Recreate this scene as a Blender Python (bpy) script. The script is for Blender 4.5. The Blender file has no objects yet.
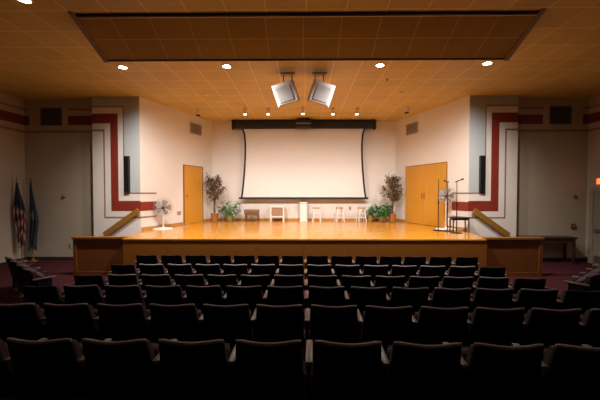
import bpy, bmesh, math, random
from mathutils import Vector, Matrix
random.seed(7)
S = bpy.context.scene
COL = S.collection
PI = math.pi
R = math.radians

# ------------------------------------------------------------------ camera
CZ = 2.05
cam = bpy.data.cameras.new('camera'); camo = bpy.data.objects.new('camera', cam); COL.objects.link(camo)
cam.sensor_width = 36.0; cam.lens = 318.0 / 600.0 * 36.0
camo.location = (0, 0, CZ)
camo.rotation_euler = (PI/2 - math.atan(7.7/318), 0, math.atan(3.5/318))
cam.clip_start = 0.05
S.camera = camo
S.view_settings.view_transform = 'Standard'
S.view_settings.look = 'None'
S.view_settings.gamma = 1.0
S.view_settings.use_curve_mapping = False
S.view_settings.exposure = -0.13

# ------------------------------------------------------------------ world (closed room: only a trace of ambient)
w = bpy.data.worlds.new('world'); S.world = w; w.use_nodes = True
w.node_tree.nodes['Background'].inputs[0].default_value = (0.9, 0.8, 0.7, 1)
w.node_tree.nodes['Background'].inputs[1].default_value = 0.0

# light levels of the lamps (used by the lamp builders further down)
WARM = (1.0, 0.92, 0.84)
P_STAGE = 610.0      # four large recessed lamps aimed at the stage
P_FLOOD = 170.0        # wide flood component of the two inner stage lamps
P_CAN = 62.0         # five small cylinder spots over the screen
P_HOUSE = 18.0       # dim lamps over the audience; the right one is added, out of view
STAGE_AIM = [(-3.3, 8.9, .9), (-1.3, 8.9, .9), (1.3, 8.9, .9), (3.3, 8.9, .9)]

# ------------------------------------------------------------------ materials
MATS = {}
def mat(name, col, rough=.6, metal=0, spec=.5, var=.0, scale=20., emit=None, es=0, coat=0, sheen=0, stretch=(1,1,1), bump=0, trans=0):
    if name in MATS: return MATS[name]
    m = bpy.data.materials.new(name); m.use_nodes = True
    nt = m.node_tree; b = nt.nodes['Principled BSDF']
    b.inputs['Base Color'].default_value = (*col, 1)
    b.inputs['Roughness'].default_value = rough
    b.inputs['Metallic'].default_value = metal
    b.inputs['Specular IOR Level'].default_value = spec
    b.inputs['Coat Weight'].default_value = coat
    b.inputs['Sheen Weight'].default_value = sheen
    b.inputs['Transmission Weight'].default_value = trans
    tc = nt.nodes.new('ShaderNodeTexCoord'); mp = nt.nodes.new('ShaderNodeMapping')
    mp.inputs['Scale'].default_value = stretch
    no = nt.nodes.new('ShaderNodeTexNoise'); no.inputs['Scale'].default_value = scale; no.inputs['Detail'].default_value = 4
    nt.links.new(tc.outputs['Object'], mp.inputs[0]); nt.links.new(mp.outputs[0], no.inputs['Vector'])
    mr = nt.nodes.new('ShaderNodeMapRange'); mr.inputs[1].default_value = .3; mr.inputs[2].default_value = .7
    mr.inputs[3].default_value = 1 - var; mr.inputs[4].default_value = 1 + var
    nt.links.new(no.outputs[0], mr.inputs[0])
    mx = nt.nodes.new('ShaderNodeVectorMath'); mx.operation = 'SCALE'
    mx.inputs[0].default_value = col; nt.links.new(mr.outputs[0], mx.inputs['Scale'])
    nt.links.new(mx.outputs[0], b.inputs['Base Color'])
    if bump:
        bp = nt.nodes.new('ShaderNodeBump'); bp.inputs['Strength'].default_value = bump; bp.inputs['Distance'].default_value = .01
        nt.links.new(no.outputs[0], bp.inputs['Height']); nt.links.new(bp.outputs[0], b.inputs['Normal'])
    if emit:
        b.inputs['Emission Color'].default_value = (*emit, 1); b.inputs['Emission Strength'].default_value = es
    MATS[name] = m
    return m

def tile_mat(name, tile, line, sx=.61, sy=.61, rough=.55, slot=.012, loc=(0,0,0), var=.12):
    m = bpy.data.materials.new(name); m.use_nodes = True
    nt = m.node_tree; b = nt.nodes['Principled BSDF']; b.inputs['Roughness'].default_value = rough
    tc = nt.nodes.new('ShaderNodeTexCoord'); mp = nt.nodes.new('ShaderNodeMapping'); mp.inputs['Location'].default_value = loc
    nt.links.new(tc.outputs['Object'], mp.inputs[0])
    br = nt.nodes.new('ShaderNodeTexBrick'); br.offset = 0; br.squash = 1
    br.inputs['Scale'].default_value = 1; br.inputs['Brick Width'].default_value = sx; br.inputs['Row Height'].default_value = sy
    br.inputs['Mortar Size'].default_value = slot; br.inputs['Mortar Smooth'].default_value = .2; br.inputs['Bias'].default_value = 0
    a = [c*(1-var) for c in tile]; c2 = [c*(1+var) for c in tile]
    br.inputs['Color1'].default_value = (*a, 1); br.inputs['Color2'].default_value = (*c2, 1); br.inputs['Mortar'].default_value = (*line, 1)
    nt.links.new(mp.outputs[0], br.inputs['Vector'])
    no = nt.nodes.new('ShaderNodeTexNoise'); no.inputs['Scale'].default_value = 3; no.inputs['Detail'].default_value = 5
    nt.links.new(mp.outputs[0], no.inputs['Vector'])
    mr = nt.nodes.new('ShaderNodeMapRange'); mr.inputs[3].default_value = .9; mr.inputs[4].default_value = 1.1
    nt.links.new(no.outputs[0], mr.inputs[0])
    mx = nt.nodes.new('ShaderNodeVectorMath'); mx.operation = 'SCALE'
    nt.links.new(br.outputs['Color'], mx.inputs[0]); nt.links.new(mr.outputs[0], mx.inputs['Scale'])
    nt.links.new(mx.outputs[0], b.inputs['Base Color'])
    return m

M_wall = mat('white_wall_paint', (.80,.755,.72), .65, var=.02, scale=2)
M_house = mat('dimmed_white_wall_paint', (.48,.415,.33), .65, var=.03, scale=2)  # white paint darkened to carry the dim light on the house walls
M_grey = mat('blue_grey_wall_paint', (.46,.50,.52), .6, var=.02, scale=2)
M_red = mat('red_wall_paint', (.24,.030,.016), .5, var=.05, scale=4)
M_dred = mat('dark_red_wall_paint', (.16,.02,.02), .5, var=.05, scale=4)
M_brownline = mat('brown_wall_paint', (.29,.18,.13), .55, var=.05, scale=4)
M_ceil = tile_mat('ceiling_tiles', (.63,.43,.125), (.88,.69,.33), loc=(-.04,-.02,0), slot=.009, var=.06)
M_cloud = tile_mat('reflector_tiles', (.48,.30,.07), (.70,.48,.18), sx=.61, sy=.41, slot=.010, var=.06)
M_carpet = mat('maroon_carpet', (.055,.013,.018), .95, var=.35, scale=60, spec=.1)
M_deck = mat('stage_floor_varnish', (.62,.265,.028), .22, var=.16, scale=6, stretch=(.35,6,1), coat=.25, spec=.45)
M_oak = mat('stage_front_oak', (.28,.10,.012), .42, var=.14, scale=9, stretch=(6,1,.5))
M_oak2 = mat('stair_wall_oak', (.19,.058,.012), .45, var=.12, scale=9, stretch=(6,1,.5))
M_rail = mat('handrail_oak', (.30,.14,.022), .4, var=.12, scale=8)
M_door = mat('yellow_oak_veneer', (.62,.29,.028), .42, var=.08, scale=6, stretch=(6,6,.6))
M_dooredge = mat('door_edge_brown', (.25,.10,.015), .5)
M_base = mat('wood_baseboard', (.50,.25,.07), .45, var=.1, scale=8)
M_dbase = mat('dark_baseboard', (.03,.02,.02), .6)
M_black = mat('black_metal', (.012,.011,.011), .38, metal=.3, var=.1)
M_blackp = mat('black_plastic', (.012,.012,.013), .5, var=.1)
M_blackm = mat('black_border_cloth', (.015,.016,.02), .8)
M_screen = mat('projection_screen_white', (.74,.715,.70), .8, var=.01, scale=3)
M_white = mat('white_enamel', (.80,.77,.73), .4, var=.02)
M_whitew = mat('white_painted_wood', (.80,.77,.74), .5, var=.04)
M_cream = mat('cream_wood', (.80,.73,.62), .5, var=.08)
M_tan = mat('tan_wood', (.50,.31,.15), .5, var=.15)
M_brown = mat('brown_wood', (.20,.095,.045), .45, var=.2, scale=14)
M_panel = mat('brown_panel', (.33,.20,.13), .6, var=.1)
M_dark = mat('dark_walnut', (.045,.018,.012), .35, var=.2, scale=14)
M_grille = mat('grey_speaker_grille', (.56,.55,.57), .6, var=.08, scale=60)
M_spk = mat('white_speaker_shell', (.86,.84,.82), .5)
M_vent = mat('vent_grey_metal', (.44,.38,.34), .5)
M_ventd = mat('vent_slot_dark', (.05,.04,.04), .7)
M_ventb = mat('bluegrey_vent_face', (.09,.085,.10), .6)
M_clear = mat('chrome_wire', (.55,.53,.52), .3, metal=.9)
M_blade = mat('smoky_fan_blade', (.35,.33,.32), .35)
M_shell = mat('navy_black_seat_shell', (.006,.006,.015), .62, var=.2, spec=.25)
M_hilite = mat('seat_highlight_grey', (.32,.31,.34), .5, var=.15, spec=.4)  # grey of the light glancing off the seatback tops
M_cush = mat('maroon_seat_fabric', (.055,.018,.026), .9, var=.3, scale=50, sheen=.1)
M_arm = mat('brown_armrest', (.16,.115,.085), .42, var=.15)
M_brass = mat('brass', (.62,.42,.14), .3, metal=.9)
M_copper = mat('copper_pot', (.42,.20,.06), .35, metal=.4, var=.15)
M_wicker = mat('brown_wicker_pot', (.36,.19,.07), .7, var=.2, scale=60)
M_soil = mat('dark_soil', (.04,.025,.015), .9, var=.2)
M_bark = mat('brown_bark', (.14,.07,.045), .8, var=.3, scale=30)
M_leaf = mat('dusty_ficus_leaf', (.12,.11,.05), .55, var=.55, scale=9)
M_leaf2 = mat('bronze_ficus_leaf', (.17,.09,.055), .55, var=.5, scale=9)
M_gleaf = mat('deep_green_leaf', (.05,.24,.05), .42, var=.5, scale=9)
M_gleaf2 = mat('pale_variegated_leaf', (.20,.30,.12), .45, var=.5, scale=12)
M_pale = mat('pale_bloom', (.62,.58,.50), .6)
M_lens = mat('glowing_lamp_lens', (1,.95,.85), .5, emit=(1,.90,.78), es=110)
M_lenss = mat('glowing_spot_lens', (1,.95,.85), .5, emit=(1,.85,.66), es=5)
M_trimw = mat('pale_lamp_trim', (.70,.52,.36), .4)
M_canm = mat('pale_lamp_can', (.78,.66,.55), .45)
M_exit = mat('glowing_exit_sign_face', (.9,.12,.02), .5, emit=(1,.16,.03), es=2.2)
M_hdoor = mat('beige_steel_door', (.27,.235,.17), .5, var=.03)
M_frame = mat('grey_steel_frame', (.33,.29,.22), .5)
M_kick = mat('steel_kick_plate', (.22,.17,.15), .35, metal=.6)
M_fred = mat('flag_red', (.15,.016,.02), .8)
M_fwhite = mat('flag_white', (.27,.20,.18), .8)
M_fblue = mat('flag_navy', (.018,.022,.055), .8, var=.1)
M_fteal = mat('flag_dark_blue', (.022,.032,.05), .8, var=.15)
M_fgold = mat('flag_gold', (.16,.12,.05), .7)
M_pull = mat('dark_red_pull_station', (.16,.02,.015), .4)
M_plate = mat('beige_wall_plate', (.42,.36,.27), .5)
M_gtrim = mat('taupe_panel_trim', (.34,.24,.17), .5, var=.1)
M_slot = mat('black_slot', (.012,.006,.003), .8)
M_cord = mat('pale_cord', (.55,.45,.33), .6)

# ------------------------------------------------------------------ mesh helpers
def T(x=0,y=0,z=0): return Matrix.Translation((x,y,z))
def RX(a): return Matrix.Rotation(a,4,'X')
def RY(a): return Matrix.Rotation(a,4,'Y')
def RZ(a): return Matrix.Rotation(a,4,'Z')

class MB:
    def __init__(s): s.bm = bmesh.new(); s.mi = 0
    def _new(s, verts, faces, mtx=None):
        vs = [s.bm.verts.new((mtx @ Vector(v)) if mtx else Vector(v)) for v in verts]
        for f in faces:
            try:
                fc = s.bm.faces.new([vs[i] for i in f]); fc.material_index = s.mi
            except ValueError: pass
        return vs
    def box(s, x0,x1,y0,y1,z0,z1, bev=0, mtx=None):
        if not bev:
            v = [(x0,y0,z0),(x1,y0,z0),(x1,y1,z0),(x0,y1,z0),(x0,y0,z1),(x1,y0,z1),(x1,y1,z1),(x0,y1,z1)]
            s._new(v, [(0,3,2,1),(4,5,6,7),(0,1,5,4),(1,2,6,5),(2,3,7,6),(3,0,4,7)], mtx)
        else:
            t = bmesh.new(); bmesh.ops.create_cube(t, size=1)
            for v in t.verts: v.co = Vector(((x0+x1)/2+v.co.x*(x1-x0), (y0+y1)/2+v.co.y*(y1-y0), (z0+z1)/2+v.co.z*(z1-z0)))
            bmesh.ops.bevel(t, geom=list(t.edges), offset=bev, segments=2, affect='EDGES', profile=.5)
            t.verts.index_update()
            s._new([v.co[:] for v in t.verts], [[v.index for v in f.verts] for f in t.faces], mtx); t.free()
        return s
    def prism(s, pts, z0, z1, mtx=None):          # polygon in XY (counter-clockwise) extruded in Z
        n = len(pts)
        v = [(p[0],p[1],z0) for p in pts]+[(p[0],p[1],z1) for p in pts]
        s._new(v, [tuple(range(n-1,-1,-1)), tuple(range(n,2*n))]+[(i,(i+1)%n,n+(i+1)%n,n+i) for i in range(n)], mtx); return s
    def lathe(s, prof, n=20, mtx=None):           # prof: (r,z) bottom to top
        v=[]; f=[]
        for r,z in prof:
            for k in range(n): a=2*PI*k/n; v.append((max(r,.0004)*math.cos(a), max(r,.0004)*math.sin(a), z))
        for i in range(len(prof)-1):
            for k in range(n): f.append((i*n+k, i*n+(k+1)%n, (i+1)*n+(k+1)%n, (i+1)*n+k))
        f.append(tuple(range(n-1,-1,-1))); b=(len(prof)-1)*n; f.append(tuple(range(b,b+n)))
        s._new(v,f,mtx); return s
    def cyl(s, x,y,z0,z1,r, n=16, r2=None): return s.lathe([(r,z0),(r2 if r2 is not None else r,z1)], n, T(x,y,0))
    def tube(s, pts, r, n=8, closed=False):
        pts=[Vector(p) for p in pts]; m=len(pts); v=[]; f=[]; up=None
        for i,p in enumerate(pts):
            if closed: t=pts[(i+1)%m]-pts[i-1]
            else: t=(pts[min(i+1,m-1)]-pts[max(i-1,0)])
            t.normalize()
            if up is None: up=Vector((0,0,1)) if abs(t.z)<.9 else Vector((1,0,0))
            a=t.cross(up).normalized(); b=a.cross(t).normalized(); up=b
            rr = r[i] if isinstance(r,(list,tuple)) else r
            for k in range(n): g=2*PI*k/n; v.append(p+a*rr*math.cos(g)+b*rr*math.sin(g))
        for i in range(m if closed else m-1):
            for k in range(n): j=(i+1)%m; f.append((i*n+k, i*n+(k+1)%n, j*n+(k+1)%n, j*n+k))
        if not closed: f.append(tuple(range(n-1,-1,-1))); f.append(tuple(range((m-1)*n,m*n)))
        s._new(v,f); return s
    def build(s, name, m, parent=None, smooth=False, loc=None):
        bmesh.ops.recalc_face_normals(s.bm, faces=s.bm.faces)
        me = bpy.data.meshes.new(name); s.bm.to_mesh(me); s.bm.free()
        for mm in (m if isinstance(m,(list,tuple)) else [m]): me.materials.append(mm)
        if smooth:
            for p in me.polygons: p.use_smooth = True
            try: me.set_sharp_from_angle(angle=R(35))
            except Exception: pass
        o = bpy.data.objects.new(name, me); COL.objects.link(o)
        if parent: o.parent = parent
        if loc: o.location = loc
        return o

def thing(name, label, cat, loc=(0,0,0), rz=0, group=None):
    o = bpy.data.objects.new(name, None); COL.objects.link(o); o.empty_display_size=.1
    o.location = loc; o.rotation_euler = (0,0,rz); tag(o,label,cat,group); return o
def tag(o, label, cat, group=None):
    o['label']=label; o['category']=cat
    if group: o['group']=group
    return o
def struct(o, label=None):
    o['kind']='structure'
    if label: o['label']=label
    return o
def copy_tree(o, parent=None):
    c = o.copy(); COL.objects.link(c)
    if parent: c.parent = parent
    for ch in list(o.children): copy_tree(ch, c)
    return c
def panel_on(name, m, parent, A, B, u0,u1, z0,z1, d0, d1):
    """box on the vertical wall A->B (XY), u along the wall in metres, d = distance out of the wall (left-hand side of A->B)"""
    A=Vector(A); B=Vector(B); e=(B-A).normalized(); n=Vector((-e.y,e.x))
    pts=[A+e*u0+n*d0, A+e*u1+n*d0, A+e*u1+n*d1, A+e*u0+n*d1]
    b=MB(); b.prism([(p.x,p.y) for p in pts], z0,z1); return b.build(name,m,parent)

CEIL = 4.83; STG = .93; XS = 8.38; YSB = 9.5; YP = 9.25; YB = 12.6; XB = 3.62; XP = 4.77; XPO = 6.16; YR = -3.0
def floor_z(y): return max(0.0, (5.5-y)*.11)

# ------------------------------------------------------------------ room shell
b = MB(); ys=[YR-.1,5.5,YSB+.1]
v=[(-XS-.1,ys[0],floor_z(ys[0])),(XS+.1,ys[0],floor_z(ys[0])),(-XS-.1,5.5,0),(XS+.1,5.5,0),(-XS-.1,ys[2],0),(XS+.1,ys[2],0)]
v+= [(x,y,-.15) for x,y,z in v]
b._new(v,[(0,1,3,2),(2,3,5,4),(6,8,9,7),(8,10,11,9),(0,2,8,6),(2,4,10,8),(1,7,9,3),(3,9,11,5),(0,6,7,1),(4,5,11,10)])
struct(b.build('floor', M_carpet), 'dark maroon carpet sloping down towards the stage')
b = MB(); b.box(-XS-.1,XS+.1,YR-.1,YB+.2,CEIL,CEIL+.1)
struct(b.build('ceiling', M_ceil), 'orange tan ceiling of large square tiles with pale joints')
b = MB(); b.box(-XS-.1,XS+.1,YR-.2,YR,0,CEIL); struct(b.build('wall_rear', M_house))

for sg,side in ((-1,'left'),(1,'right')):
    # house side wall
    b = MB(); b.box(min(sg*XS,sg*(XS+.1)),max(sg*XS,sg*(XS+.1)),YR,YSB+.1,0,CEIL)
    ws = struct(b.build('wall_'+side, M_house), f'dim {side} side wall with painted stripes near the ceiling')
    # house end wall
    b = MB(); b.box(min(sg*XPO,sg*XS),max(sg*XPO,sg*XS),YSB,YSB+.1,0,CEIL)
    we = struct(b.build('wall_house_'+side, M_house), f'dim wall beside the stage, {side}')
    # stripes of end wall
    def hs(name,m,x0,x1,z0,z1,y,par):
        q=MB(); q.box(min(sg*x0,sg*x1),max(sg*x0,sg*x1),y-.003,y+.0,z0,z1); return q.build(name,m,par)
    hs('stripe',M_brownline,6.18,7.05,4.50,4.56,YSB,we)
    hs('stripe',M_dred,6.18,7.05,4.06,4.34,YSB,we)
    hs('stripe',M_brownline,6.18,XS,3.83,3.90,YSB,we)
    def ss(name,m,y0,y1,z0,z1):
        q=MB(); q.box(min(sg*XS,sg*(XS-.003)),max(sg*XS,sg*(XS-.003)),y0,y1,z0,z1); return q.build(name,m,ws)
    hs('stripe',M_dred,8.22,XS,4.06,4.34,YSB,we); hs('stripe',M_brownline,8.22,XS,4.50,4.56,YSB,we)
    ss('stripe',M_brownline,YR,YSB-.003,4.50,4.56); ss('stripe',M_dred,YR,YSB-.003,4.06,4.34); ss('stripe',M_brownline,YR,YSB-.003,3.83,3.90)
    # baseboards
    b=MB(); b.box(min(sg*5.85,sg*(XS-.015)),max(sg*5.85,sg*(XS-.015)),YSB-.015,YSB,0,.10); struct(b.build('baseboard_house_'+side,M_dbase))
    b=MB(); b.box(min(sg*XS,sg*(XS-.015)),max(sg*XS,sg*(XS-.015)),(5.5 if sg<0 else 9.36),YSB,0,.10); struct(b.build('baseboard_'+side,M_dbase))
    # pier with painted bands
    b=MB(); b.box(min(sg*XP,sg*XPO),max(sg*XP,sg*XPO),YP,YSB+.1,0,CEIL)
    pr=struct(b.build('wall_pier_'+side, M_wall), f'white pier beside the stage opening, {side}, with red and brown painted bands')
    hs('grey_band',M_grey,XP,5.225,2.045,CEIL,YP,pr); hs('grey_band',M_grey,5.225,XPO,4.56,CEIL,YP,pr)
    hs('stripe',M_brownline,5.225,XPO,4.52,4.56,YP,pr); hs('stripe',M_brownline,5.225,5.26,2.0,4.52,YP,pr); hs('stripe',M_brownline,XP,5.225,2.0,2.045,YP,pr)
    hs('red_stripe',M_red,5.41,XPO,4.06,4.34,YP,pr); hs('red_stripe',M_red,5.41,5.63,1.50,4.06,YP,pr); hs('red_stripe',M_red,XP,5.41,1.50,1.80,YP,pr)
    hs('stripe',M_brownline,5.80,XPO,3.83,3.88,YP,pr); hs('stripe',M_brownline,5.80,5.84,1.29,3.88,YP,pr); hs('stripe',M_brownline,XP,5.80,1.29,1.335,YP,pr)
    # stage side wall, splayed
    A=(sg*XP,YP); Bq=(sg*XB,YB); dv=Vector(Bq)-Vector(A); L=dv.length; e=dv/L; nx=Vector((sg*abs(e.y),abs(e.x)))
    p0=Vector(A); p1=Vector(Bq)
    q=MB(); q.prism([(p0.x,p0.y),(p1.x,p1.y),(p1.x+nx.x*.12,p1.y+nx.y*.12),(p0.x+nx.x*.12,p0.y+.2)],0,CEIL)
    sw=struct(q.build('wall_stage_'+side, M_wall), f'{side} wall of the stage running back towards the screen')
    def sp(name,m,u0,u1,z0,z1,d0=0,d1=.004,parent=sw):
        a=p0+e*u0; c=p0+e*u1; k=-nx
        q=MB(); q.prism([(a+k*d0)[:],(c+k*d0)[:],(c+k*d1)[:],(a+k*d1)[:]],z0,z1); return q.build(name,m,parent)
    sp('stripe',M_brownline,0,.62,2.0,2.045); sp('red_stripe',M_red,0,.62,1.50,1.77); sp('stripe',M_brownline,0,.62,1.29,1.335)
    bb=sp('baseboard_stage_'+side,M_base,.02,(1.83 if sg<0 else .81),STG,STG+.085,0,.02,None); struct(bb)
    if sg<0:
        bb=sp('baseboard_stage_left',M_base,2.91,L,STG,STG+.085,0,.02,None); struct(bb)
        d=sp('door_1',M_door,1.87,2.87,STG+.005,STG+2.05,0,.03,None); struct(d,'single yellow oak door in the left stage wall')
        sp('door_frame',M_dooredge,1.83,1.87,STG,STG+2.08,0,.035,d); sp('door_frame',M_dooredge,2.87,2.91,STG,STG+2.08,0,.035,d); sp('door_frame',M_dooredge,1.87,2.87,STG+2.05,STG+2.08,0,.035,d)
        a=p0+e*1.96-nx*.05
        q=MB(); q.lathe([(.012,0),(.012,.03),(.028,.035),(.03,.06),(.015,.075)],12,T(a.x+nx.x*.02,a.y+nx.y*.02,STG+1.0)@Matrix.Rotation(math.atan2(-nx.y,-nx.x),4,'Z')@RY(PI/2)); q.build('door_handle',M_brass,d,True)
    else:
        bb=sp('baseboard_stage_right',M_base,2.90,L,STG,STG+.085,0,.02,None); struct(bb)
        d=sp('door_2',M_dooredge,.82,2.89,STG+.005,STG+2.08,0,.012,None); struct(d,'double yellow oak doors in the right stage wall')
        sp('door_leaf',M_door,.85,1.847,STG+.01,STG+2.05,.012,.035,d); sp('door_leaf',M_door,1.857,2.86,STG+.01,STG+2.05,.012,.035,d)
        for uu in (1.79,1.915):
            q=MB(); a=p0+e*uu-nx*.075; c=p0+e*uu-nx*.035
            q.tube([(c.x,c.y,STG+.92),(a.x,a.y,STG+.93),(a.x,a.y,STG+1.08),(c.x,c.y,STG+1.09)],.011,8); q.build('door_handle',M_brown,d,True)

# stage back wall
b=MB(); b.box(-XB-.3,XB+.3,YB,YB+.12,0,CEIL); struct(b.build('wall_stage_back',M_wall),'bright white back wall of the stage')
b=MB(); b.box(-XB+.02,XB-.02,YB-.02,YB,STG,STG+.085); struct(b.build('baseboard_stage_back',M_base))

# exit door in the right side wall
d=MB(); d.box(XS-.05,XS-.004,7.95,9.22,.01,2.08); dr=struct(d.build('door_3',M_hdoor),'beige steel exit door at the right edge')
d=MB(); d.box(XS-.075,XS-.001,9.22,9.34,0,2.18); d.box(XS-.075,XS-.001,7.83,7.95,0,2.18); d.box(XS-.075,XS-.001,7.95,9.22,2.08,2.18); d.build('door_frame',M_frame,dr)
d=MB(); d.box(XS-.12,XS-.09,8.05,9.12,.93,1.01); d.box(XS-.09,XS-.05,8.08,8.14,.94,1.0); d.box(XS-.09,XS-.05,9.03,9.09,.94,1.0); d.build('push_bar',M_kick,dr)
d=MB(); d.box(XS-.055,XS-.05,8.0,9.18,.03,.24); d.build('kick_plate',M_kick,dr)

# ------------------------------------------------------------------ stage platform
st=thing('stage_platform','varnished oak stage platform with an orange wood floor','stage',(0,7.6,0))
def ST(b,name,m,sm=False): return b.build(name,m,st,sm,None)
pts=[(-4.36,7.6),(4.36,7.6),(4.72,9.24),(4.72,9.3),(3.60,12.59),(-3.60,12.59),(-4.72,9.3),(-4.72,9.24)]
pts=[(x,y-7.6) for x,y in pts]
b=MB(); b.prism(pts,STG-.04,STG); deck=ST(b,'stage_floor',M_deck)
b=MB(); b.prism([(x*.999,max(y,.004)) for x,y in pts],0.0,STG-.04); ST(b,'fascia',M_oak)
b=MB(); b.box(-4.36,4.36,-.010,.0,STG-.035,STG,.003); ST(b,'nosing',M_deck)
b=MB()
for k in range(8): b.box(-4.36+k*1.09+1.085,-4.36+k*1.09+1.095,.001,.004,.02,STG-.05)
ST(b,'panel_joint',M_dooredge)
for sg,side in ((-1,'left'),(1,'right')):
    t=thing('stair_enclosure',f'low oak wall with inset panel hiding the stage stairs, {side} end','stair wall',(sg*5.09 if sg>0 else -5.03,7.78,0))
    H_=.70 if sg>0 else .64
    b=MB(); b.box(-H_,H_,-.03,.05,0,.90); b.build('body',M_oak2,t)
    b=MB(); b.box(-(H_+.025),(H_+.025),-.075,.07,.90,.955,.008); b.build('cap',M_oak,t)
    b=MB(); b.box(-H_,-(H_-.08),-.05,-.03,0,.90); b.box((H_-.08),H_,-.05,-.03,0,.90); b.box(-(H_-.08),(H_-.08),-.05,-.03,.0,.10); b.box(-(H_-.08),(H_-.08),-.05,-.03,.83,.90); b.build('panel_frame',M_oak2,t)
    b=MB(); b.box(((H_-.06) if sg>0 else -H_),(H_ if sg>0 else -(H_-.06)),.05,1.40,0,.10); b.build('side_plinth',M_oak2,t)
    s=thing('stage_steps',f'wooden steps up to the stage behind the low oak wall, {side} end','stairs',(sg*4.735,8.55,0))
    for k in range(5):
        b=MB(); w9=.197 if sg>0 else .184; x0=k*w9; z1=STG-(k+1)*.155
        b.box(min(sg*x0,sg*(x0+w9)),max(sg*x0,sg*(x0+w9)),-.66,.66,0,z1); b.build('step',M_oak,s)
    # sloping board handrail on the pier
    h=thing('handrail',f'sloping wooden board handrail on the {side} pier','handrail',(sg*5.34+.05,YP,1.17))
    b=MB(); a=math.atan2(.78,1.10); b.box(-.62,.62,-.10,-.05,-.08,.08,.012,mtx=RY(sg*a)); b.build('rail_board',M_rail,h)
    b=MB()
    for k in(-.45,.45):
        zz=-sg*k*math.sin(a); b.box(k*math.cos(a)-.02,k*math.cos(a)+.02,-.05,-.004,zz-.03,zz+.03)
    b.build('bracket',M_black,h)

# ------------------------------------------------------------------ hanging reflector panel
rf=thing('acoustic_reflector','large dark wood panel sloping down from the ceiling with taupe edge trim','ceiling panel',(0,5.0,CEIL))
ya,za,yb,zb=.03,-.03,.80,-.385
def slab(x0,x1,t0,t1,d,off=0):      # along the slope t 0..1, thickness d above surface
    n=Vector((0,-(zb-za),(yb-ya))).normalized()   # up normal
    P=lambda t,k:(ya+(yb-ya)*t+n.y*k, za+(zb-za)*t+n.z*k)
    q=MB(); c=[P(t0,off),P(t1,off),P(t1,off+d),P(t0,off+d)]
    v=[(x0,*p) for p in c]+[(x1,*p) for p in c]
    q._new(v,[(0,1,2,3),(7,6,5,4),(0,4,5,1),(1,5,6,2),(2,6,7,3),(3,7,4,0)]); return q
# panel is built flat in its own XY so that its tiles follow the slope
Ls=math.hypot(yb-ya,zb-za); b=MB(); b.box(-3.55,3.60,0,Ls,0,.02)
o=b.build('panel',M_cloud,rf); o.location=(0,ya,za); o.rotation_euler=(math.atan2(zb-za,yb-ya),0,0)
slab(-3.63,-3.55,-.14,1.03,.05,-.025).build('edge_trim',M_gtrim,rf)
slab(3.60,3.68,-.14,1.03,.05,-.025).build('edge_trim',M_gtrim,rf)
b=MB(); b.box(-3.55,3.60,-.018,.015,-.022,-.008); b.build('shadow_gap',M_slot,rf)
b=MB(); b.box(-3.55,3.60,.016,.034,-.046,-.026); b.build('edge_trim',M_trimw,rf)
b=MB(); b.box(-3.55,3.60,yb-.01,yb+.03,zb-.01,zb+.03); b.build('lower_lip',M_slot,rf)  # black colour stands for the shaded underside of the lip
b=MB(); b.box(-3.55,3.60,yb+.03,yb+.05,zb,-.002); b.build('back_board',M_gtrim,rf)

# ------------------------------------------------------------------ lamps
def spot(parent, loc, target, power, size, blend, rad=.06, col=WARM):
    l=bpy.data.lights.new('lamp_light','SPOT'); l.energy=power; l.color=col; l.spot_size=R(size); l.spot_blend=blend; l.shadow_soft_size=rad
    o=bpy.data.objects.new('lamp_light',l); COL.objects.link(o); o.parent=parent; o.location=loc
    w0=Vector(parent.location)+Vector(loc); o.rotation_euler=(Vector(target)-w0).to_track_quat('-Z','Y').to_euler(); return o
names=['leftmost of the four large ones behind the reflector','second from left behind the reflector','third from left behind the reflector','rightmost of the four large ones behind the reflector']
for k,(x,y) in enumerate([(-4.01,7.08),(-1.69,7.05),(1.67,7.03),(3.95,6.95)]):
    t=thing('ceiling_downlight','bright recessed ceiling lamp, '+names[k],'ceiling light',(x,y,CEIL),0,'large stage downlights')
    b=MB(); b.lathe([(.080,-.002),(.080,-.016),(.098,-.012),(.102,-.001)],24); b.build('trim_ring',M_trimw,t,True)
    b=MB(); b.lathe([(.078,-.009),(.079,-.006)],24); b.build('lens',M_lens,t,True)
    spot(t,(0,0,-.06),STAGE_AIM[k],P_STAGE*(.9 if k in (0,3) else 1.05),132,.85,.08)
    if k in (1,2): spot(t,(0,0,-.07),(x*.99,y+.05,0),P_FLOOD,168,.35,.05)
for k,(x,y) in enumerate([(-4.02,4.60),(4.05,4.45)]):
    t=thing('ceiling_downlight','recessed ceiling lamp over the seats, '+('at the top left corner' if x<0 else 'added out of view on the right to mirror the left one'),'ceiling light',(x,y,CEIL))  # right-hand lamp is an added, unseen mirror of the left for house light
    b=MB(); b.lathe([(.080,-.002),(.080,-.016),(.098,-.012),(.102,-.001)],24); b.build('trim_ring',M_trimw,t,True)
    b=MB(); b.lathe([(.078,-.009),(.079,-.006)],24); b.build('lens',M_lens,t,True)
    spot(t,(0,0,-.06),(x*1.2,6.6,.5),P_HOUSE,120,.9,.08)
cn=['leftmost of the five lit spots','second lit spot from the left','middle lit spot above the screen box','fourth lit spot from the left','rightmost of the five lit spots']
for k,(x,y) in enumerate([(-1.93,10.55),(-1.17,10.55),(-.02,10.5),(.97,10.57),(1.76,10.58)]):
    t=thing('cylinder_spotlight','small pale ceiling can lamp, '+cn[k],'spotlight',(x,y,CEIL),0,'lit cylinder spots above the screen')
    b=MB(); b.lathe([(.058,-.20),(.062,-.19),(.062,-.001)],20); b.build('can',M_canm,t,True)
    b=MB(); b.lathe([(.04,-.225),(.052,-.20)],20); b.build('lens',M_lenss,t,True)
    spot(t,(0,0,-.25),(x*1.15,11.25,0),P_CAN,92,.9,.05)
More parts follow.
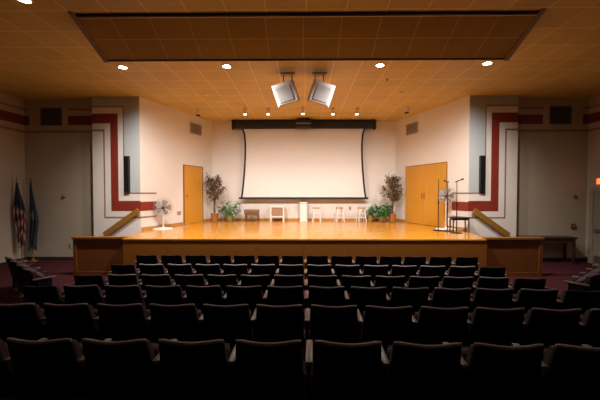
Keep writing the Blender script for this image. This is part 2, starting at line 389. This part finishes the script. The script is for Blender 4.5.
for (x,y,a,lb) in ((-3.55,10.75,1,'left'),(3.37,10.48,-1,'right')):
    t=thing('cylinder_spotlight',f'unlit pale can lamp with dark mouth near the {lb} stage wall','spotlight',(x,y,CEIL))
    b=MB(); b.lathe([(.07,-.17),(.075,-.16),(.075,-.001)],20); b.build('can',M_canm,t,True)
    b=MB(); b.lathe([(.068,-.20),(.07,-.17)],20); b.build('dark_mouth',M_slot,t,True)
for (x,y,lb) in ((-2.77,8.99,'left'),(2.73,8.92,'right')):
    t=thing('ceiling_detector',f'small white round ceiling detector, {lb} of the speakers','detector',(x,y,CEIL))
    b=MB(); b.lathe([(.03,-.045),(.05,-.03),(.06,-.001)],18); b.build('dome',M_white,t,True)
t=thing('sprinkler_head','tiny dark sprinkler head on ceiling right of the speakers','sprinkler',(2.05,7.9,CEIL))
b=MB(); b.lathe([(.028,-.04),(.012,-.03),(.012,-.008),(.035,-.006),(.035,-.001)],12); b.build('body',M_black,t,True)

# ------------------------------------------------------------------ ceiling speakers
for sg,lb in ((-1,'left'),(1,'right')):
    t=thing('ceiling_speaker',f'white box loudspeaker hung from the ceiling, {lb} of the pair','speaker',(sg*.37,7.55,4.40))
    rot=RZ(sg*R(16))@RX(R(24))@RY(sg*R(12))@Matrix.Scale(1.06,4)@Matrix.Scale(1.12,4)
    b=MB()
    w_,h_,d_=.235,.215,.19
    fr=[(-.185,-.17),(.185,-.17),(.185,.17),(-.185,.17)]
    bk=[(-w_,-h_),(w_,-h_),(w_,h_),(-w_,h_)]
    v=[(x,-d_,z) for x,z in fr]+[(x,-d_+.05,z) for x,z in bk]+[(x*.55,d_,z*.75+.02) for x,z in bk]
    f=[(0,1,2,3),(8,11,10,9)]
    for i in range(4):
        j=(i+1)%4; f+=[(i,4+i,4+j,j),(4+i,8+i,8+j,4+j)]
    b._new(v,f,rot); b.build('cabinet',M_spk,t)
    b=MB(); b.box(-.15,.15,-d_-.008,-d_-.001,-.14,.14,.003,mtx=rot); b.build('grille',M_grille,t)
    b=MB(); b.box(-.17,.17,-.09,.09,CEIL-4.40-.02,CEIL-4.40-.001)
    b.build('mount_plate',M_gtrim,t)
    for hx in(-.10,.10):
        b=MB(); b.tube([(hx,0,CEIL-4.40-.02),(hx,0,.10)],.012,8); b.build('hanger',M_black,t)

# ------------------------------------------------------------------ projection screen
YSc=12.30
t=thing('projection_screen','big white projection screen with black curved edges and black housing','projection screen',(.0,YSc,0))
b=MB(); b.box(-2.70,2.72,-.13,.13,4.49,4.79,.03); b.build('housing',M_black,t)
b=MB(); b.box(-2.74,-2.70,-.15,.15,4.46,4.81,.01); b.box(2.72,2.76,-.15,.15,4.46,4.81,.01); b.build('end_cap',M_blackp,t)
b=MB()
for k in (-2.2,-1.4,1.4,2.2): b.box(k-.03,k+.03,-.04,.04,4.79,CEIL-.001)
b.build('ceiling_bracket',M_clear,t)
zt,zb_=4.50,1.85; n=16
xe=lambda f:2.31-.0-.14*math.sin(PI*min(1,f*1.0))*(1 if f<.5 else 1)+(.10 if False else 0)
def edge(f):   # f 0 top .. 1 bottom: outer edge pulled in between, flaring at the foot
    return 2.39-.11*math.sin(PI*f**.55)+.04*f**6
b=MB(); v=[];fc=[]
for i in range(n+1):
    f=i/n; z=zt+(zb_-zt)*f; x=edge(f)-.07
    v+=[(-x,-.001,z),(x,-.001,z),(-x,.001,z),(x,.001,z)]
for i in range(n): a=4*i; c=a+4; fc+=[(a,a+1,c+1,c),(a+2,c+2,c+3,a+3)]
fc+=[(0,2,3,1),(4*n,4*n+1,4*n+3,4*n+2)]
b._new(v,fc); b.build('screen_fabric',M_screen,t)
for sg in (-1,1):
    b=MB(); v=[];fc=[]
    for i in range(n+1):
        f=i/n; z=zt+(zb_-zt)*f; x=edge(f); wd=.07
        v+=[(sg*x,-.003,z),(sg*(x-wd),-.003,z),(sg*x,.002,z),(sg*(x-wd),.002,z)]
    for i in range(n): a=4*i; c=a+4; fc+=[(a,a+1,c+1,c),(a+2,c+2,c+3,a+3),(a,c,c+2,a+2),(a+1,a+3,c+3,c+1)]
    fc+=[(0,2,3,1),(4*n,4*n+1,4*n+3,4*n+2)]
    b._new(v,fc); b.build('side_border',M_blackm,t)
b=MB(); b.box(-2.50,2.50,-.025,.025,1.78,1.86,.008); b.build('bottom_bar',M_blackm,t)
t=thing('control_box','black box with pale edging mounted at middle of screen housing','box',(-.0,YSc-.30,4.61))
b=MB(); b.box(-.28,.28,-.14,.145,-.16,.14,.015); b.build('case',M_blackp,t)
b=MB(); b.box(-.285,.285,-.15,-.141,-.01,.012); b.build('edging',M_vent,t)
b=MB(); b.box(-.2,-.16,-.02,.02,.14,.219); b.box(.16,.2,-.02,.02,.14,.219); b.build('mount',M_black,t)

# ------------------------------------------------------------------ wall vents, column speakers, plates
def vent(name_label, A_pt, yaw, w_, h_, face, slat, n, louv='grid'):
    t=thing('wall_vent',name_label,'vent',A_pt,yaw)     # local: face looks along -Y
    b=MB(); b.box(-w_/2,w_/2,-.012,-.004,-h_/2,h_/2); b.build('back_plate',M_ventd,t)
    b=MB(); fw=.03; b.box(-w_/2,w_/2,-.03,-.012,h_/2-fw,h_/2); b.box(-w_/2,w_/2,-.03,-.012,-h_/2,-h_/2+fw)
    b.box(-w_/2,-w_/2+fw,-.03,-.012,-h_/2+fw,h_/2-fw); b.box(w_/2-fw,w_/2,-.03,-.012,-h_/2+fw,h_/2-fw); b.build('frame',face,t)
    b=MB()
    for k in range(n):
        z=-h_/2+fw+(k+.5)*(h_-2*fw)/n; b.box(-w_/2+fw,w_/2-fw,-.024,-.013,z-.008,z+.008)
    if louv=='grid':
        for k in range(4):
            x=-w_/2+(k+1)*w_/5; b.box(x-.01,x+.01,-.027,-.024,-h_/2+fw,h_/2-fw)
    b.build('slats',slat,t)
for sg,lb in ((-1,'left'),(1,'right')):
    A=Vector((sg*XP,YP)); e=(Vector((sg*XB,YB))-A).normalized(); p=A+e*(2.54 if sg<0 else 2.54)
    vent(f'grey grilled air vent high on the {lb} stage wall',(p.x,p.y,4.36),-sg*math.atan2(abs(e.y),abs(e.x)),.64,.40,M_vent,M_vent,7)
    vent(f'blue-grey air vent between wall stripes, {lb} of the stage',(sg*7.55,YSB,4.31),0,.62,.52,M_ventb,M_ventb,9,'plain')
    b=MB(); b.box(-.03,.03,-.008,-.003,-.34,.26); 
    t=thing('column_speaker',f'tall narrow black speaker on the {lb} pier','speaker',(sg*5.125,YP,2.58))
    b=MB(); b.box(-.075,.075,-.10,-.015,-.52,.52,.012); b.build('case',M_blackp,t)
    b=MB(); b.box(-.06,.06,-.106,-.1,-.49,.49); b.build('grille',M_black,t)
    b=MB(); b.box(-.03,.03,-.015,-.004,-.3,-.25); b.box(-.03,.03,-.015,-.004,.25,.3); b.build('bracket',M_black,t)
    t=thing('wall_sensor',f'small round dark sensor on the dim wall {lb} of stage','sensor',((-7.21 if sg<0 else 8.03),YSB,1.92))
    b=MB(); b.lathe([(.05,.001),(.05,.03),(.03,.05)],16,RX(PI/2)); b.build('body',M_kick,t,True)
def plate(nm,lb,cat,loc,yaw,w_,h_,m):
    t=thing(nm,lb,cat,loc,yaw); b=MB(); b.box(-w_/2,w_/2,-.012,-.004,-h_/2,h_/2,.003); b.build('plate',m,t)
    b=MB(); b.box(-.018,.018,-.016,-.012,.01,.04); b.box(-.018,.018,-.016,-.012,-.04,-.01); b.build('socket',M_ventd,t); return t
plate('wall_outlet','beige electrical outlet low on dim wall right of the flags','outlet',(-7.05,YSB,.43),0,.09,.14,M_plate)
plate('wall_outlet','small outlet plate on white wall between second and third stool','outlet',(1.84,YB,1.42),0,.09,.13,M_plate)
A=Vector((-XP,YP)); e=(Vector((-XB,YB))-A).normalized(); p=A+e*1.61
t=plate('wall_outlet','double beige outlet plate between the left fan and door','outlet',(p.x,p.y,STG+.41),math.atan2(abs(e.y),abs(e.x)),.19,.13,M_plate)
t=thing('pull_station','small dark red fire alarm pull box by the exit door','alarm',(7.98,YSB,1.05))
b=MB(); b.box(-.055,.055,-.05,-.004,-.07,.07,.006); b.build('case',M_pull,t); b=MB(); b.box(-.03,.03,-.058,-.05,-.02,.02); b.build('lever',M_fwhite,t)
t=thing('exit_sign','glowing orange-red sign above the exit door at right edge','exit sign',(XS-.03,8.98,2.36))
b=MB(); b.box(-.02,.025,-.17,.17,-.10,.10,.006); b.build('housing',M_frame,t); b=MB(); b.box(-.03,-.021,-.15,.15,-.08,.08); b.build('lit_face',M_exit,t)

# ------------------------------------------------------------------ furniture on the stage
t=thing('wooden_bench','brown padded bench on carved legs below the screen, left end','bench',(-1.98,12.15,STG))
b=MB(); b.box(-.27,.27,-.19,.19,.30,.46,.03); b.build('seat',M_brown,t,True)
b=MB(); b.box(-.25,.25,-.17,.17,.24,.30); b.build('apron',M_brown,t)
for sx in(-1,1):
    for sy in(-1,1):
        b=MB(); b.tube([(sx*.22,sy*.15,.0),(sx*.235,sy*.155,.1),(sx*.215,sy*.14,.24)],[.018,.022,.03],8); b.build('leg',M_brown,t,True)
b=MB(); b.box(-.21,.21,-.012,.012,.08,.12); b.build('stretcher',M_brown,t)

t=thing('small_cabinet','white framed stand with brown panel beneath the screen, beside brown bench','stand',(-1.0,12.2,STG))
for sx in(-1,1):
    for sy in(-1,1):
        b=MB(); b.box(sx*.24-.025,sx*.24+.025,sy*.16-.025,sy*.16+.025,0,.56); b.build('leg',M_cream,t)
b=MB(); b.box(-.28,.28,-.20,.20,.56,.61,.006); b.build('top',M_cream,t)
b=MB(); b.box(-.215,.215,-.155,-.135,.26,.54); b.build('panel',M_panel,t)
b=MB(); b.box(-.215,.215,-.175,.175,.17,.22); b.build('shelf',M_cream,t)

t=thing('white_pedestal','narrow white box pedestal standing under the middle of screen','pedestal',(.0,12.38,STG))
b=MB(); b.box(-.13,.13,-.12,.12,.05,.70,.004); b.build('column',M_whitew,t)
b=MB(); b.box(-.155,.155,-.145,.145,.70,.74,.005); b.build('top',M_whitew,t)
b=MB(); b.box(-.15,.15,-.14,.14,0,.05,.005); b.build('plinth',M_whitew,t)

st0=thing('bar_stool','pale wooden stool with tan seat, leftmost of the three stools','stool',(.50,12.1,STG),0,'three pale stools under the screen')
b=MB(); b.lathe([(.12,.50),(.145,.51),(.15,.535),(.14,.555)],20); b.build('seat',M_tan,st0,True)
for k in range(4):
    a=PI/4+k*PI/2; c,s_=math.cos(a),math.sin(a)
    b=MB(); b.tube([(c*.21,s_*.21,0),(c*.13,s_*.13,.50)],[.017,.020],8); b.build('leg',M_whitew,st0,True)
for zz in(.16,.32):
    rr=.21-.08*zz/.5
    for k in range(4):
        a=PI/4+k*PI/2; a2=a+PI/2
        b=MB(); z2=zz+(.04 if k%2 else 0); b.tube([(math.cos(a)*rr,math.sin(a)*rr,z2),(math.cos(a2)*rr,math.sin(a2)*rr,z2)],.011,6); b.build('rung',M_whitew,st0,True)
for x,lb in((1.37,'middle one of the three stools'),(2.20,'rightmost of the three stools')):
    c=copy_tree(st0); c.location=(x,12.1,STG); c['label']='pale wooden stool with tan seat, '+lb; c.rotation_euler=(0,0,.15)

# ------------------------------------------------------------------ plants
def leaf(bm_, c, d, up, L, W, mi):
    d=d.normalized(); s=d.cross(up)
    if s.length<1e-3: s=Vector((1,0,0))
    s.normalize(); n=s.cross(d)
    p=[c, c+d*L*.45+s*W*.5+n*L*.06, c+d*L-n*L*.1, c+d*L*.45-s*W*.5+n*L*.06]
    vs=[bm_.verts.new(q) for q in p]
    for tri in((0,1,2),(0,2,3)):
        f=bm_.faces.new([vs[i] for i in tri]); f.material_index=mi
def rnd_dir():
    while True:
        v=Vector((random.uniform(-1,1),random.uniform(-1,1),random.uniform(-1,1)))
        if .1<v.length<1: return v.normalized()
def ficus(loc,label,seed,hw,pot_m):
    random.seed(seed)
    t=thing('potted_ficus_tree',label,'potted tree',loc)
    b=MB(); b.lathe([(.105,0),(.125,.02),(.14,.28),(.155,.30),(.15,.33),(.13,.33),(.125,.27)],20); b.build('pot',pot_m,t,True)
    b=MB(); b.lathe([(.10,.20),(.122,.285)],16); b.build('soil',M_soil,t)
    br=MB(); tips=[]
    for q in range(3):
        a=q*2.1; pts_=[]; 
        for k in range(9):
            f=k/8; pts_.append(Vector((.025*math.cos(a+f*5),.025*math.sin(a+f*5),.28+f*1.15)))
        br.tube(pts_,[.016-.006*k/8 for k in range(9)],6)
    for k in range(38):
        z=.78+random.random()*.75; a=random.random()*6.28; l=random.uniform(.14,.34)*(1 if z<1.3 else .7)
        p0_=Vector((0,0,z)); p1_=p0_+Vector((math.cos(a)*l*hw,math.sin(a)*l*.6,l*.9)); br.tube([p0_,(p0_+p1_)/2+Vector((0,0,.03)),p1_],[.009,.006,.003],5)
        for m_ in(.5,.8,1.0): tips.append(p0_.lerp(p1_,m_))
    br.build('trunk',M_bark,t,True)
    fb=MB()
    for tp in tips:
        for k in range(15):
            o_=rnd_dir()*random.random()*.12; d=rnd_dir(); d.z-=.5
            leaf(fb.bm,tp+o_,d,Vector((0,0,1)),random.uniform(.06,.10),.045,random.choice([0,0,1,1,1,2]) if random.random()<.5 else random.choice([0,1]))
    # low shoots
    for k in range(24):
        c=Vector((random.uniform(-.06,.06),random.uniform(-.05,.05),random.uniform(.45,.85))); leaf(fb.bm,c,rnd_dir(),Vector((0,0,1)),.07,.035,random.choice([0,1]))
    me_o=MBfinish(fb,'foliage',[M_leaf,M_leaf2,M_pale],t)
    return t
def MBfinish(b,name,ms,parent):
    me=bpy.data.meshes.new(name); b.bm.to_mesh(me); b.bm.free()
    for m in ms: me.materials.append(m)
    o=bpy.data.objects.new(name,me); COL.objects.link(o); o.parent=parent; return o
ficus((-3.35,11.92,STG),'tall bronze-leaved potted ficus between oak door and the screen',3,1.15,M_copper)
ficus((3.31,11.86,STG),'tall dusty green ficus in gold pot by the double doors',5,1.2,M_copper)
def bush(loc,label,seed,w_,h_,ms,n,ll):
    random.seed(seed)
    t=thing('potted_bush',label,'potted plant',loc)
    b=MB(); b.lathe([(.10,0),(.12,.02),(.135,.22),(.14,.24),(.12,.24),(.115,.20)],18); b.build('pot',M_wicker,t,True)
    b=MB(); b.lathe([(.09,.15),(.113,.215)],14); b.build('soil',M_soil,t)
    stb=MB(); fb=MB()
    for k in range(n):
        a=random.random()*6.28; r_=random.random()**.5; z=.30+random.random()*(h_-.32)*(1-.45*r_)
        if random.random()<.25: z=.16+random.random()*.25
        p1_=Vector((math.cos(a)*r_*w_/2,math.sin(a)*r_*w_*.38,z))
        p0_=Vector((math.cos(a)*.04,math.sin(a)*.04,.2)); mid=(p0_+p1_)/2+Vector((0,0,.10))
        stb.tube([p0_,mid,p1_],[.004,.003,.002],4)
        for q in range(4):
            d=Vector((math.cos(a+random.uniform(-1.2,1.2)),math.sin(a+random.uniform(-1.2,1.2)),random.uniform(-.7,.5)))
            leaf(fb.bm,p1_+rnd_dir()*.03,d,Vector((0,0,1)),ll*random.uniform(.7,1.2),ll*.6,random.choice([0,0,0,1] if len(ms)==2 else [0,0,1,2]))
    stb.build('stems',ms[0],t); MBfinish(fb,'foliage',ms,t)
bush((-2.83,12.10,STG),'green and cream leafy potted bush right of the bronze ficus',11,.74,1.02,[M_gleaf,M_gleaf2,M_pale],95,.12)
bush((2.98,11.98,STG),'deep green broad-leaved potted plant between stools and right ficus',12,.70,.86,[M_gleaf,M_gleaf],100,.13)
bush((2.56,12.25,STG),'lower green potted plant right next to the rightmost stool',13,.40,.72,[M_gleaf,M_gleaf2],36,.11)

# ------------------------------------------------------------------ pedestal fans
def fan(loc,label,hub,rad,yaw,tilt):
    t=thing('pedestal_fan',label,'fan',loc,yaw)
    b=MB(); b.lathe([(.29,0),(.29,.012),(.25,.028),(.06,.045),(.03,.07)],28); b.build('base',M_white,t,True)
    b=MB(); b.cyl(0,0,.06,hub-.12,.017,12); b.cyl(0,0,hub-.25,hub-.12,.024,12); b.build('pole',M_white,t,True)
    mt=T(0,0,hub)@RX(tilt)
    b=MB(); b.lathe([(.03,.02),(.075,.05),(.075,.14),(.04,.19)],16,mt@RX(-PI/2)); b.box(-.02,.02,.02,.06,-.14,0); b.build('motor',M_vent,t,True)
    b=MB()
    def pt(r_,a,y): return mt@Vector((r_*math.cos(a),y,r_*math.sin(a)))
    for y,r_ in((.0,rad),(-.075,rad*.55),(.075,rad*.6),(-.09,rad*.22)):
        b.tube([pt(r_,2*PI*k/28,y) for k in range(28)],.0055 if r_==rad else .0035,5,True)
    for k in range(26):
        a=2*PI*k/26
        b.tube([pt(rad*.2,a,-.09),pt(rad*.6,a,-.078),pt(rad,a,0),pt(rad*.6,a,.075),pt(rad*.25,a,.08)],.0024,4)
    b.build('guard',M_clear,t,True)
    b=MB(); b.lathe([(.03,-.05),(.045,-.03),(.045,.02)],14,mt@RX(-PI/2))
    for k in range(5):
        a0=2*PI*k/5; v=[];fs=[]
        for i in range(6):
            r_=.04+(rad*.86-.04)*i/5; w_=.28+.22*math.sin(PI*i/5.5)
            for side,yy in((-1,.015),(1,-.03)):
                for th in(0,.004): q=pt(r_,a0+side*w_,yy+th); v.append(q)
        for i in range(5):
            a=4*i; c=a+4; fs+=[(a,a+2,c+2,c),(a+1,c+1,c+3,a+3),(a,c,c+1,a+1),(a+2,a+3,c+3,c+2)]
        fs+=[(0,1,3,2),(20,22,23,21)]
        b._new(v,fs)
    b.build('blades',M_blade,t,True)
    b=MB(); b.lathe([(.03,0),(.045,.012)],12,mt@T(0,-.10,0)@RX(PI/2)); b.build('badge',M_ventd,t)
    return t
fan((-4.28,9.64,STG),'white pedestal fan on the left of the stage before white wall',.66,.28,R(20),R(6))
fan((4.29,9.62,STG),'white pedestal fan on the right of the stage behind microphone stands',1.02,.27,R(-15),R(4))
o=MB(); o.tube([(-4.0,9.85,STG+.01),(-3.85,10.0,STG+.012),(-3.78,10.35,STG+.01),(-3.9,10.6,STG+.012),(-4.1,10.75,STG+.012)],.009,6)
tag(o.build('power_cord',M_cord,None,True),'pale power cord on stage floor beside the left fan','cord')

# ------------------------------------------------------------------ microphone stands
def mic_stand(loc,label,h,mic,yaw,round_base=True):
    t=thing('microphone_stand',label,'microphone stand',loc,yaw)
    b=MB(); b.lathe([(.15,0),(.15,.012),(.12,.02),(.02,.03)],24); b.build('base',M_black,t,True)
    b=MB(); b.cyl(0,0,.02,h*.55,.013,10); b.cyl(0,0,h*.5,h,.009,10); b.cyl(0,0,h*.52,h*.52+.09,.02,10); b.build('pole',M_black,t,True)
    if mic:
        b=MB(); dx,dz=mic; p0_=Vector((0,0,h)); d=Vector((dx,0,dz)); 
        b.tube([p0_-d*.25,p0_+d*.15],[.014,.016],8); b.build('clip',M_black,t,True)
        b=MB(); b.tube([p0_+d*.1,p0_+d*.75,p0_+d*.78,p0_+d*.95,p0_+d],[.012,.016,.025,.026,.012],10); b.build('microphone',M_blackp,t,True)
    return t
mic_stand((3.93,9.30,STG),'tall thin black stand without microphone, leftmost of the three',1.50,None,0)
mic_stand((4.14,9.18,STG),'black stand with microphone pointing left, middle of three',1.42,(-.12,.04),0)
mic_stand((4.21,8.78,STG),'black stand in front of the dark table, microphone tilted up right',1.42,(.18,.07),R(0))
t=thing('side_table','small dark wooden table at the right end of the stage','table',(4.38,8.98,STG),R(-3))
b=MB(); b.box(-.24,.26,-.14,.16,.40,.425,.004); b.build('tabletop',M_dark,t)
b=MB(); b.box(-.21,.23,-.11,.13,.34,.40); b.build('apron',M_dark,t)
for x in(-.20,.22):
    for y in(-.10,.12):
        b=MB(); b.tube([(x,y,0),(x,y,.34)],[.014,.02],6); b.build('leg',M_dark,t)

# ------------------------------------------------------------------ long table, flags in the house
t=thing('console_table','long dark wooden table against the dim wall near exit door','table',(6.98,9.27,0))
b=MB(); b.box(-.75,.80,-.20,.20,.72,.77,.006); b.build('tabletop',M_dark,t)
b=MB(); b.box(-.70,.76,-.17,.17,.60,.72); b.build('apron',M_dark,t)
for x in(-.66,.73):
    for y in(-.15,.15):
        b=MB(); b.box(x-.03,x+.03,y-.03,y+.03,0,.60); b.build('leg',M_dark,t)

def flagpole(loc,label,h,lean):
    t=thing('flag_on_stand',label,'flag',loc)
    b=MB(); b.lathe([(.12,0),(.12,.015),(.085,.03),(.03,.05),(.022,.11)],20); b.build('base',M_brass,t,True)
    b=MB(); b.tube([(0,0,.1),(lean,0,h)],.013,8); b.build('pole',M_brown,t,True)
    b=MB(); b.lathe([(.010,0),(.02,.02),(.010,.04),(.014,.055),(.002,.12)],10,T(lean,0,h)); b.build('finial',M_brass,t,True)
    return t
def interp(tab,d):
    for (a0,l0,r0),(a1,l1,r1) in zip(tab,tab[1:]):
        if d<=a1: f=(d-a0)/(a1-a0); return l0+(l1-l0)*f, r0+(r1-r0)*f
    return tab[-1][1:]
def flag_cloth(parent,h,lean,env,matfn,ms,pleats=3.5,amp=.05):
    """cloth gathered round the top of its pole; env: drop below the pole top, left and right reach"""
    nu,nv=48,60; b=MB(); d0,d1=env[0][0],env[-1][0]; vs=[]
    for j in range(nv+1):
        t_=j/nv
        for i in range(nu+1):
            u=i/nu; d=d0+(d1-d0)*t_
            l_,r_=interp(env,d); a_=amp*min(1,.25+t_*1.6)
            hem=.16*t_**6*math.sin(u*PI*2.2+.6)
            x=lean*(1-d/h)+l_+(r_-l_)*u+.012*math.cos(u*PI*2*pleats)*t_
            y=a_*math.sin(u*PI*2*pleats+t_*1.2)-.02
            vs.append(b.bm.verts.new((x,y,h-d-hem)))
    for j in range(nv):
        for i in range(nu):
            f=b.bm.faces.new([vs[j*(nu+1)+i],vs[j*(nu+1)+i+1],vs[(j+1)*(nu+1)+i+1],vs[(j+1)*(nu+1)+i]])
            f.material_index=matfn((i+.5)/nu,(j+.5)/nv)
    o=MBfinish(b,'flag_cloth',ms,parent)
    for p in o.data.polygons: p.use_smooth=True
    sm=o.modifiers.new('thickness','SOLIDIFY'); sm.thickness=.004
    return o
def usf(u,v):
    if v<.33+.16*u: return 2
    return 0 if int((v*3.2+3.4*u*(.5+v))*2)%2 else 1
t=flagpole((-8.10,9.02,0),'red and white striped flag with dark blue corner, draped on stand, left',2.42,-.10)
flag_cloth(t,2.42,-.10,[(.10,-.02,.03),(.30,-.05,.06),(.55,-.10,.12),(.85,-.17,.20),(1.15,-.16,.21),(1.45,-.08,.17),(1.80,-.02,.12)],usf,[M_fred,M_fwhite,M_fblue])
t=flagpole((-8.03,9.32,0),'dark blue flag with small gold emblem, draped on stand near corner',2.46,-.02)
flag_cloth(t,2.46,-.02,[(.12,-.03,.02),(.4,-.05,.05),(.85,-.07,.13),(1.25,-.09,.19),(1.6,-.10,.13),(2.0,-.12,.09)],lambda u,v:(1 if ((u-.5)**2/.06+(v-.52)**2/.006<1) else 0),[M_fteal,M_fgold],3,.035)

# ------------------------------------------------------------------ auditorium chairs
PW=.512
def make_chair(hilite=True, left_arm=True, right_arm=False):
    t=bpy.data.objects.new('auditorium_chair',None); COL.objects.link(t); t.empty_display_size=.1
    def back(d0,d1,ztop,zbot,win=0.0,thick=True):
        nx,nz=10,6; V=[]
        for side,d in((0,d0),(1,d1)):
            for j in range(nz+1):
                f=j/nz; z=zbot+(ztop-zbot)*f
                for i in range(nx+1):
                    u=-1+2*i/nx; hw=(.243-.027*f)-win
                    zz=z-(.016*(abs(u)**8)+.010*(1-u*u) if j==nz else 0)
                    yy=.11*(1-f)-.045*(1-u*u)+d
                    V.append((u*hw,yy,zz))
        N=(nx+1)*(nz+1); F=[]
        for j in range(nz):
            for i in range(nx):
                a=j*(nx+1)+i; F.append((a,a+1,a+nx+2,a+nx+1)); F.append((N+a,N+a+nx+1,N+a+nx+2,N+a+1))
        for i in range(nx):
            F.append((i,N+i,N+i+1,i+1)); a=nz*(nx+1)+i; F.append((a,a+1,N+a+1,N+a))
        for j in range(nz):
            a=j*(nx+1); F.append((a,a+nx+1,N+a+nx+1,N+a)); a+=nx; F.append((a,N+a,N+a+nx+1,a+nx+1))
        b=MB(); b._new(V,F); return b
    back(0,.022,.72,.26).build('back_shell',M_shell,t,True)
    back(.024,.075,.70,.36,.012).build('back_cushion',M_cush,t,True)
    if hilite:
        b=MB(); b.tube([(u*.214,-.045*(1-u*u)+.010,.724-.012*abs(u)**8-.010*(1-u*u)) for u in [-1+2*k/14 for k in range(15)]],.0125,8); b.build('top_highlight',M_hilite,t,True)  # painted highlight along the seatback top, modelled as a thin grey strip
    b=MB(); b.box(-.215,.215,-.04,.04,-.165,.165,.03,mtx=T(0,.215,.425)@RX(R(9))); b.build('seat_cushion',M_cush,t,True)
    b=MB(); b.box(-.20,.20,.042,.062,-.15,.15,.006,mtx=T(0,.215,.425)@RX(R(9))); b.build('seat_pan',M_shell,t)
    for on,x in((left_arm,-PW/2),(right_arm,PW/2)):
        if on:
            b=MB(); b.box(x-.026,x+.026,.03,.36,.535,.565,.010); b.build('armrest',M_arm,t,True)
            b=MB(); b.prism([(-.0,.06),(.0,.06)],0,0) if False else None
            b.box(x-.013,x+.013,.10,.30,-.03,.535); b.box(x-.03,x+.03,.08,.34,-.03,.012); b.build('arm_standard',M_shell,t)
    return t
protos={}
def chair(x,y,z,rz,label,group,hilite=True,ra=False):
    key=(hilite,ra)
    if key not in protos: protos[key]=o=make_chair(hilite,True,ra)
    else: o=copy_tree(protos[key])
    o.location=(x,y,z); o.rotation_euler=(0,0,rz); tag(o,label,'chair',group); return o
ORD=['first','second','third','fourth','fifth','sixth','seventh']
RN=['front row nearest the stage','second row from the stage','third row from the stage','fourth row from the stage','second nearest row','nearest row']
ROWY=[6.69,5.80,4.85,3.94,3.0,2.07]; ROWZ=[.72,.71,.79,.89,.99,1.08]
COLX=[.257,.771,1.285,1.795,2.30,2.825,3.36]
TH=R(-1.35)
for r,(yy,zt_) in enumerate(zip(ROWY,ROWZ)):
    for sg,sd in((-1,'left'),(1,'right')):
        for k in range(5 if r==5 else 7):
            x=sg*COLX[k]+(.035 if sg>0 else .005+.02*(k<4)); X=x; Y=yy+x*math.sin(TH)*(1.3 if sg>0 else .25)
            z=floor_z(Y+.25)
            edge_=(k==6 and r in(1,2,3))
            chair(X,Y,max(z,zt_-.735) if r>1 else z,TH*(1.3 if sg>0 else .25),f'dark auditorium chair, {RN[r]}, {ORD[k]} one {sd} of the centre gap','chairs of the '+RN[r],hilite=not(r==0 or edge_),ra=(sg>0 and k==(4 if r==5 else 6)))
# side blocks turned towards the stage
def block(sg,x0,y0,ang,nrow,rows,sd):
    fx,fy=sg*-math.sin(ang),math.cos(ang)      # facing direction
    dx,dy=sg*math.cos(ang),math.sin(ang)       # along the row, away from the middle aisle
    for r in range(rows):
        for k in range(nrow[r]):
            X=x0+dx*(k+.5)*PW-fx*(.36+r*.92); Y=y0+dy*(k+.5)*PW-fy*(.36+r*.92)
            if abs(X)>XS-.55: continue
            chair(X,Y,floor_z(Y+.2),math.atan2(-fx,fy),f'chair in the {sd} side block turned to the stage, {["front","second"][r]} row, {ORD[k]} from the aisle',f'{sd} side block chairs',hilite=False,ra=True)
block(-1,-4.42,5.60,R(38),[4,4],2,'left')
block(1,4.36,5.34,R(38),[4,4],2,'right')
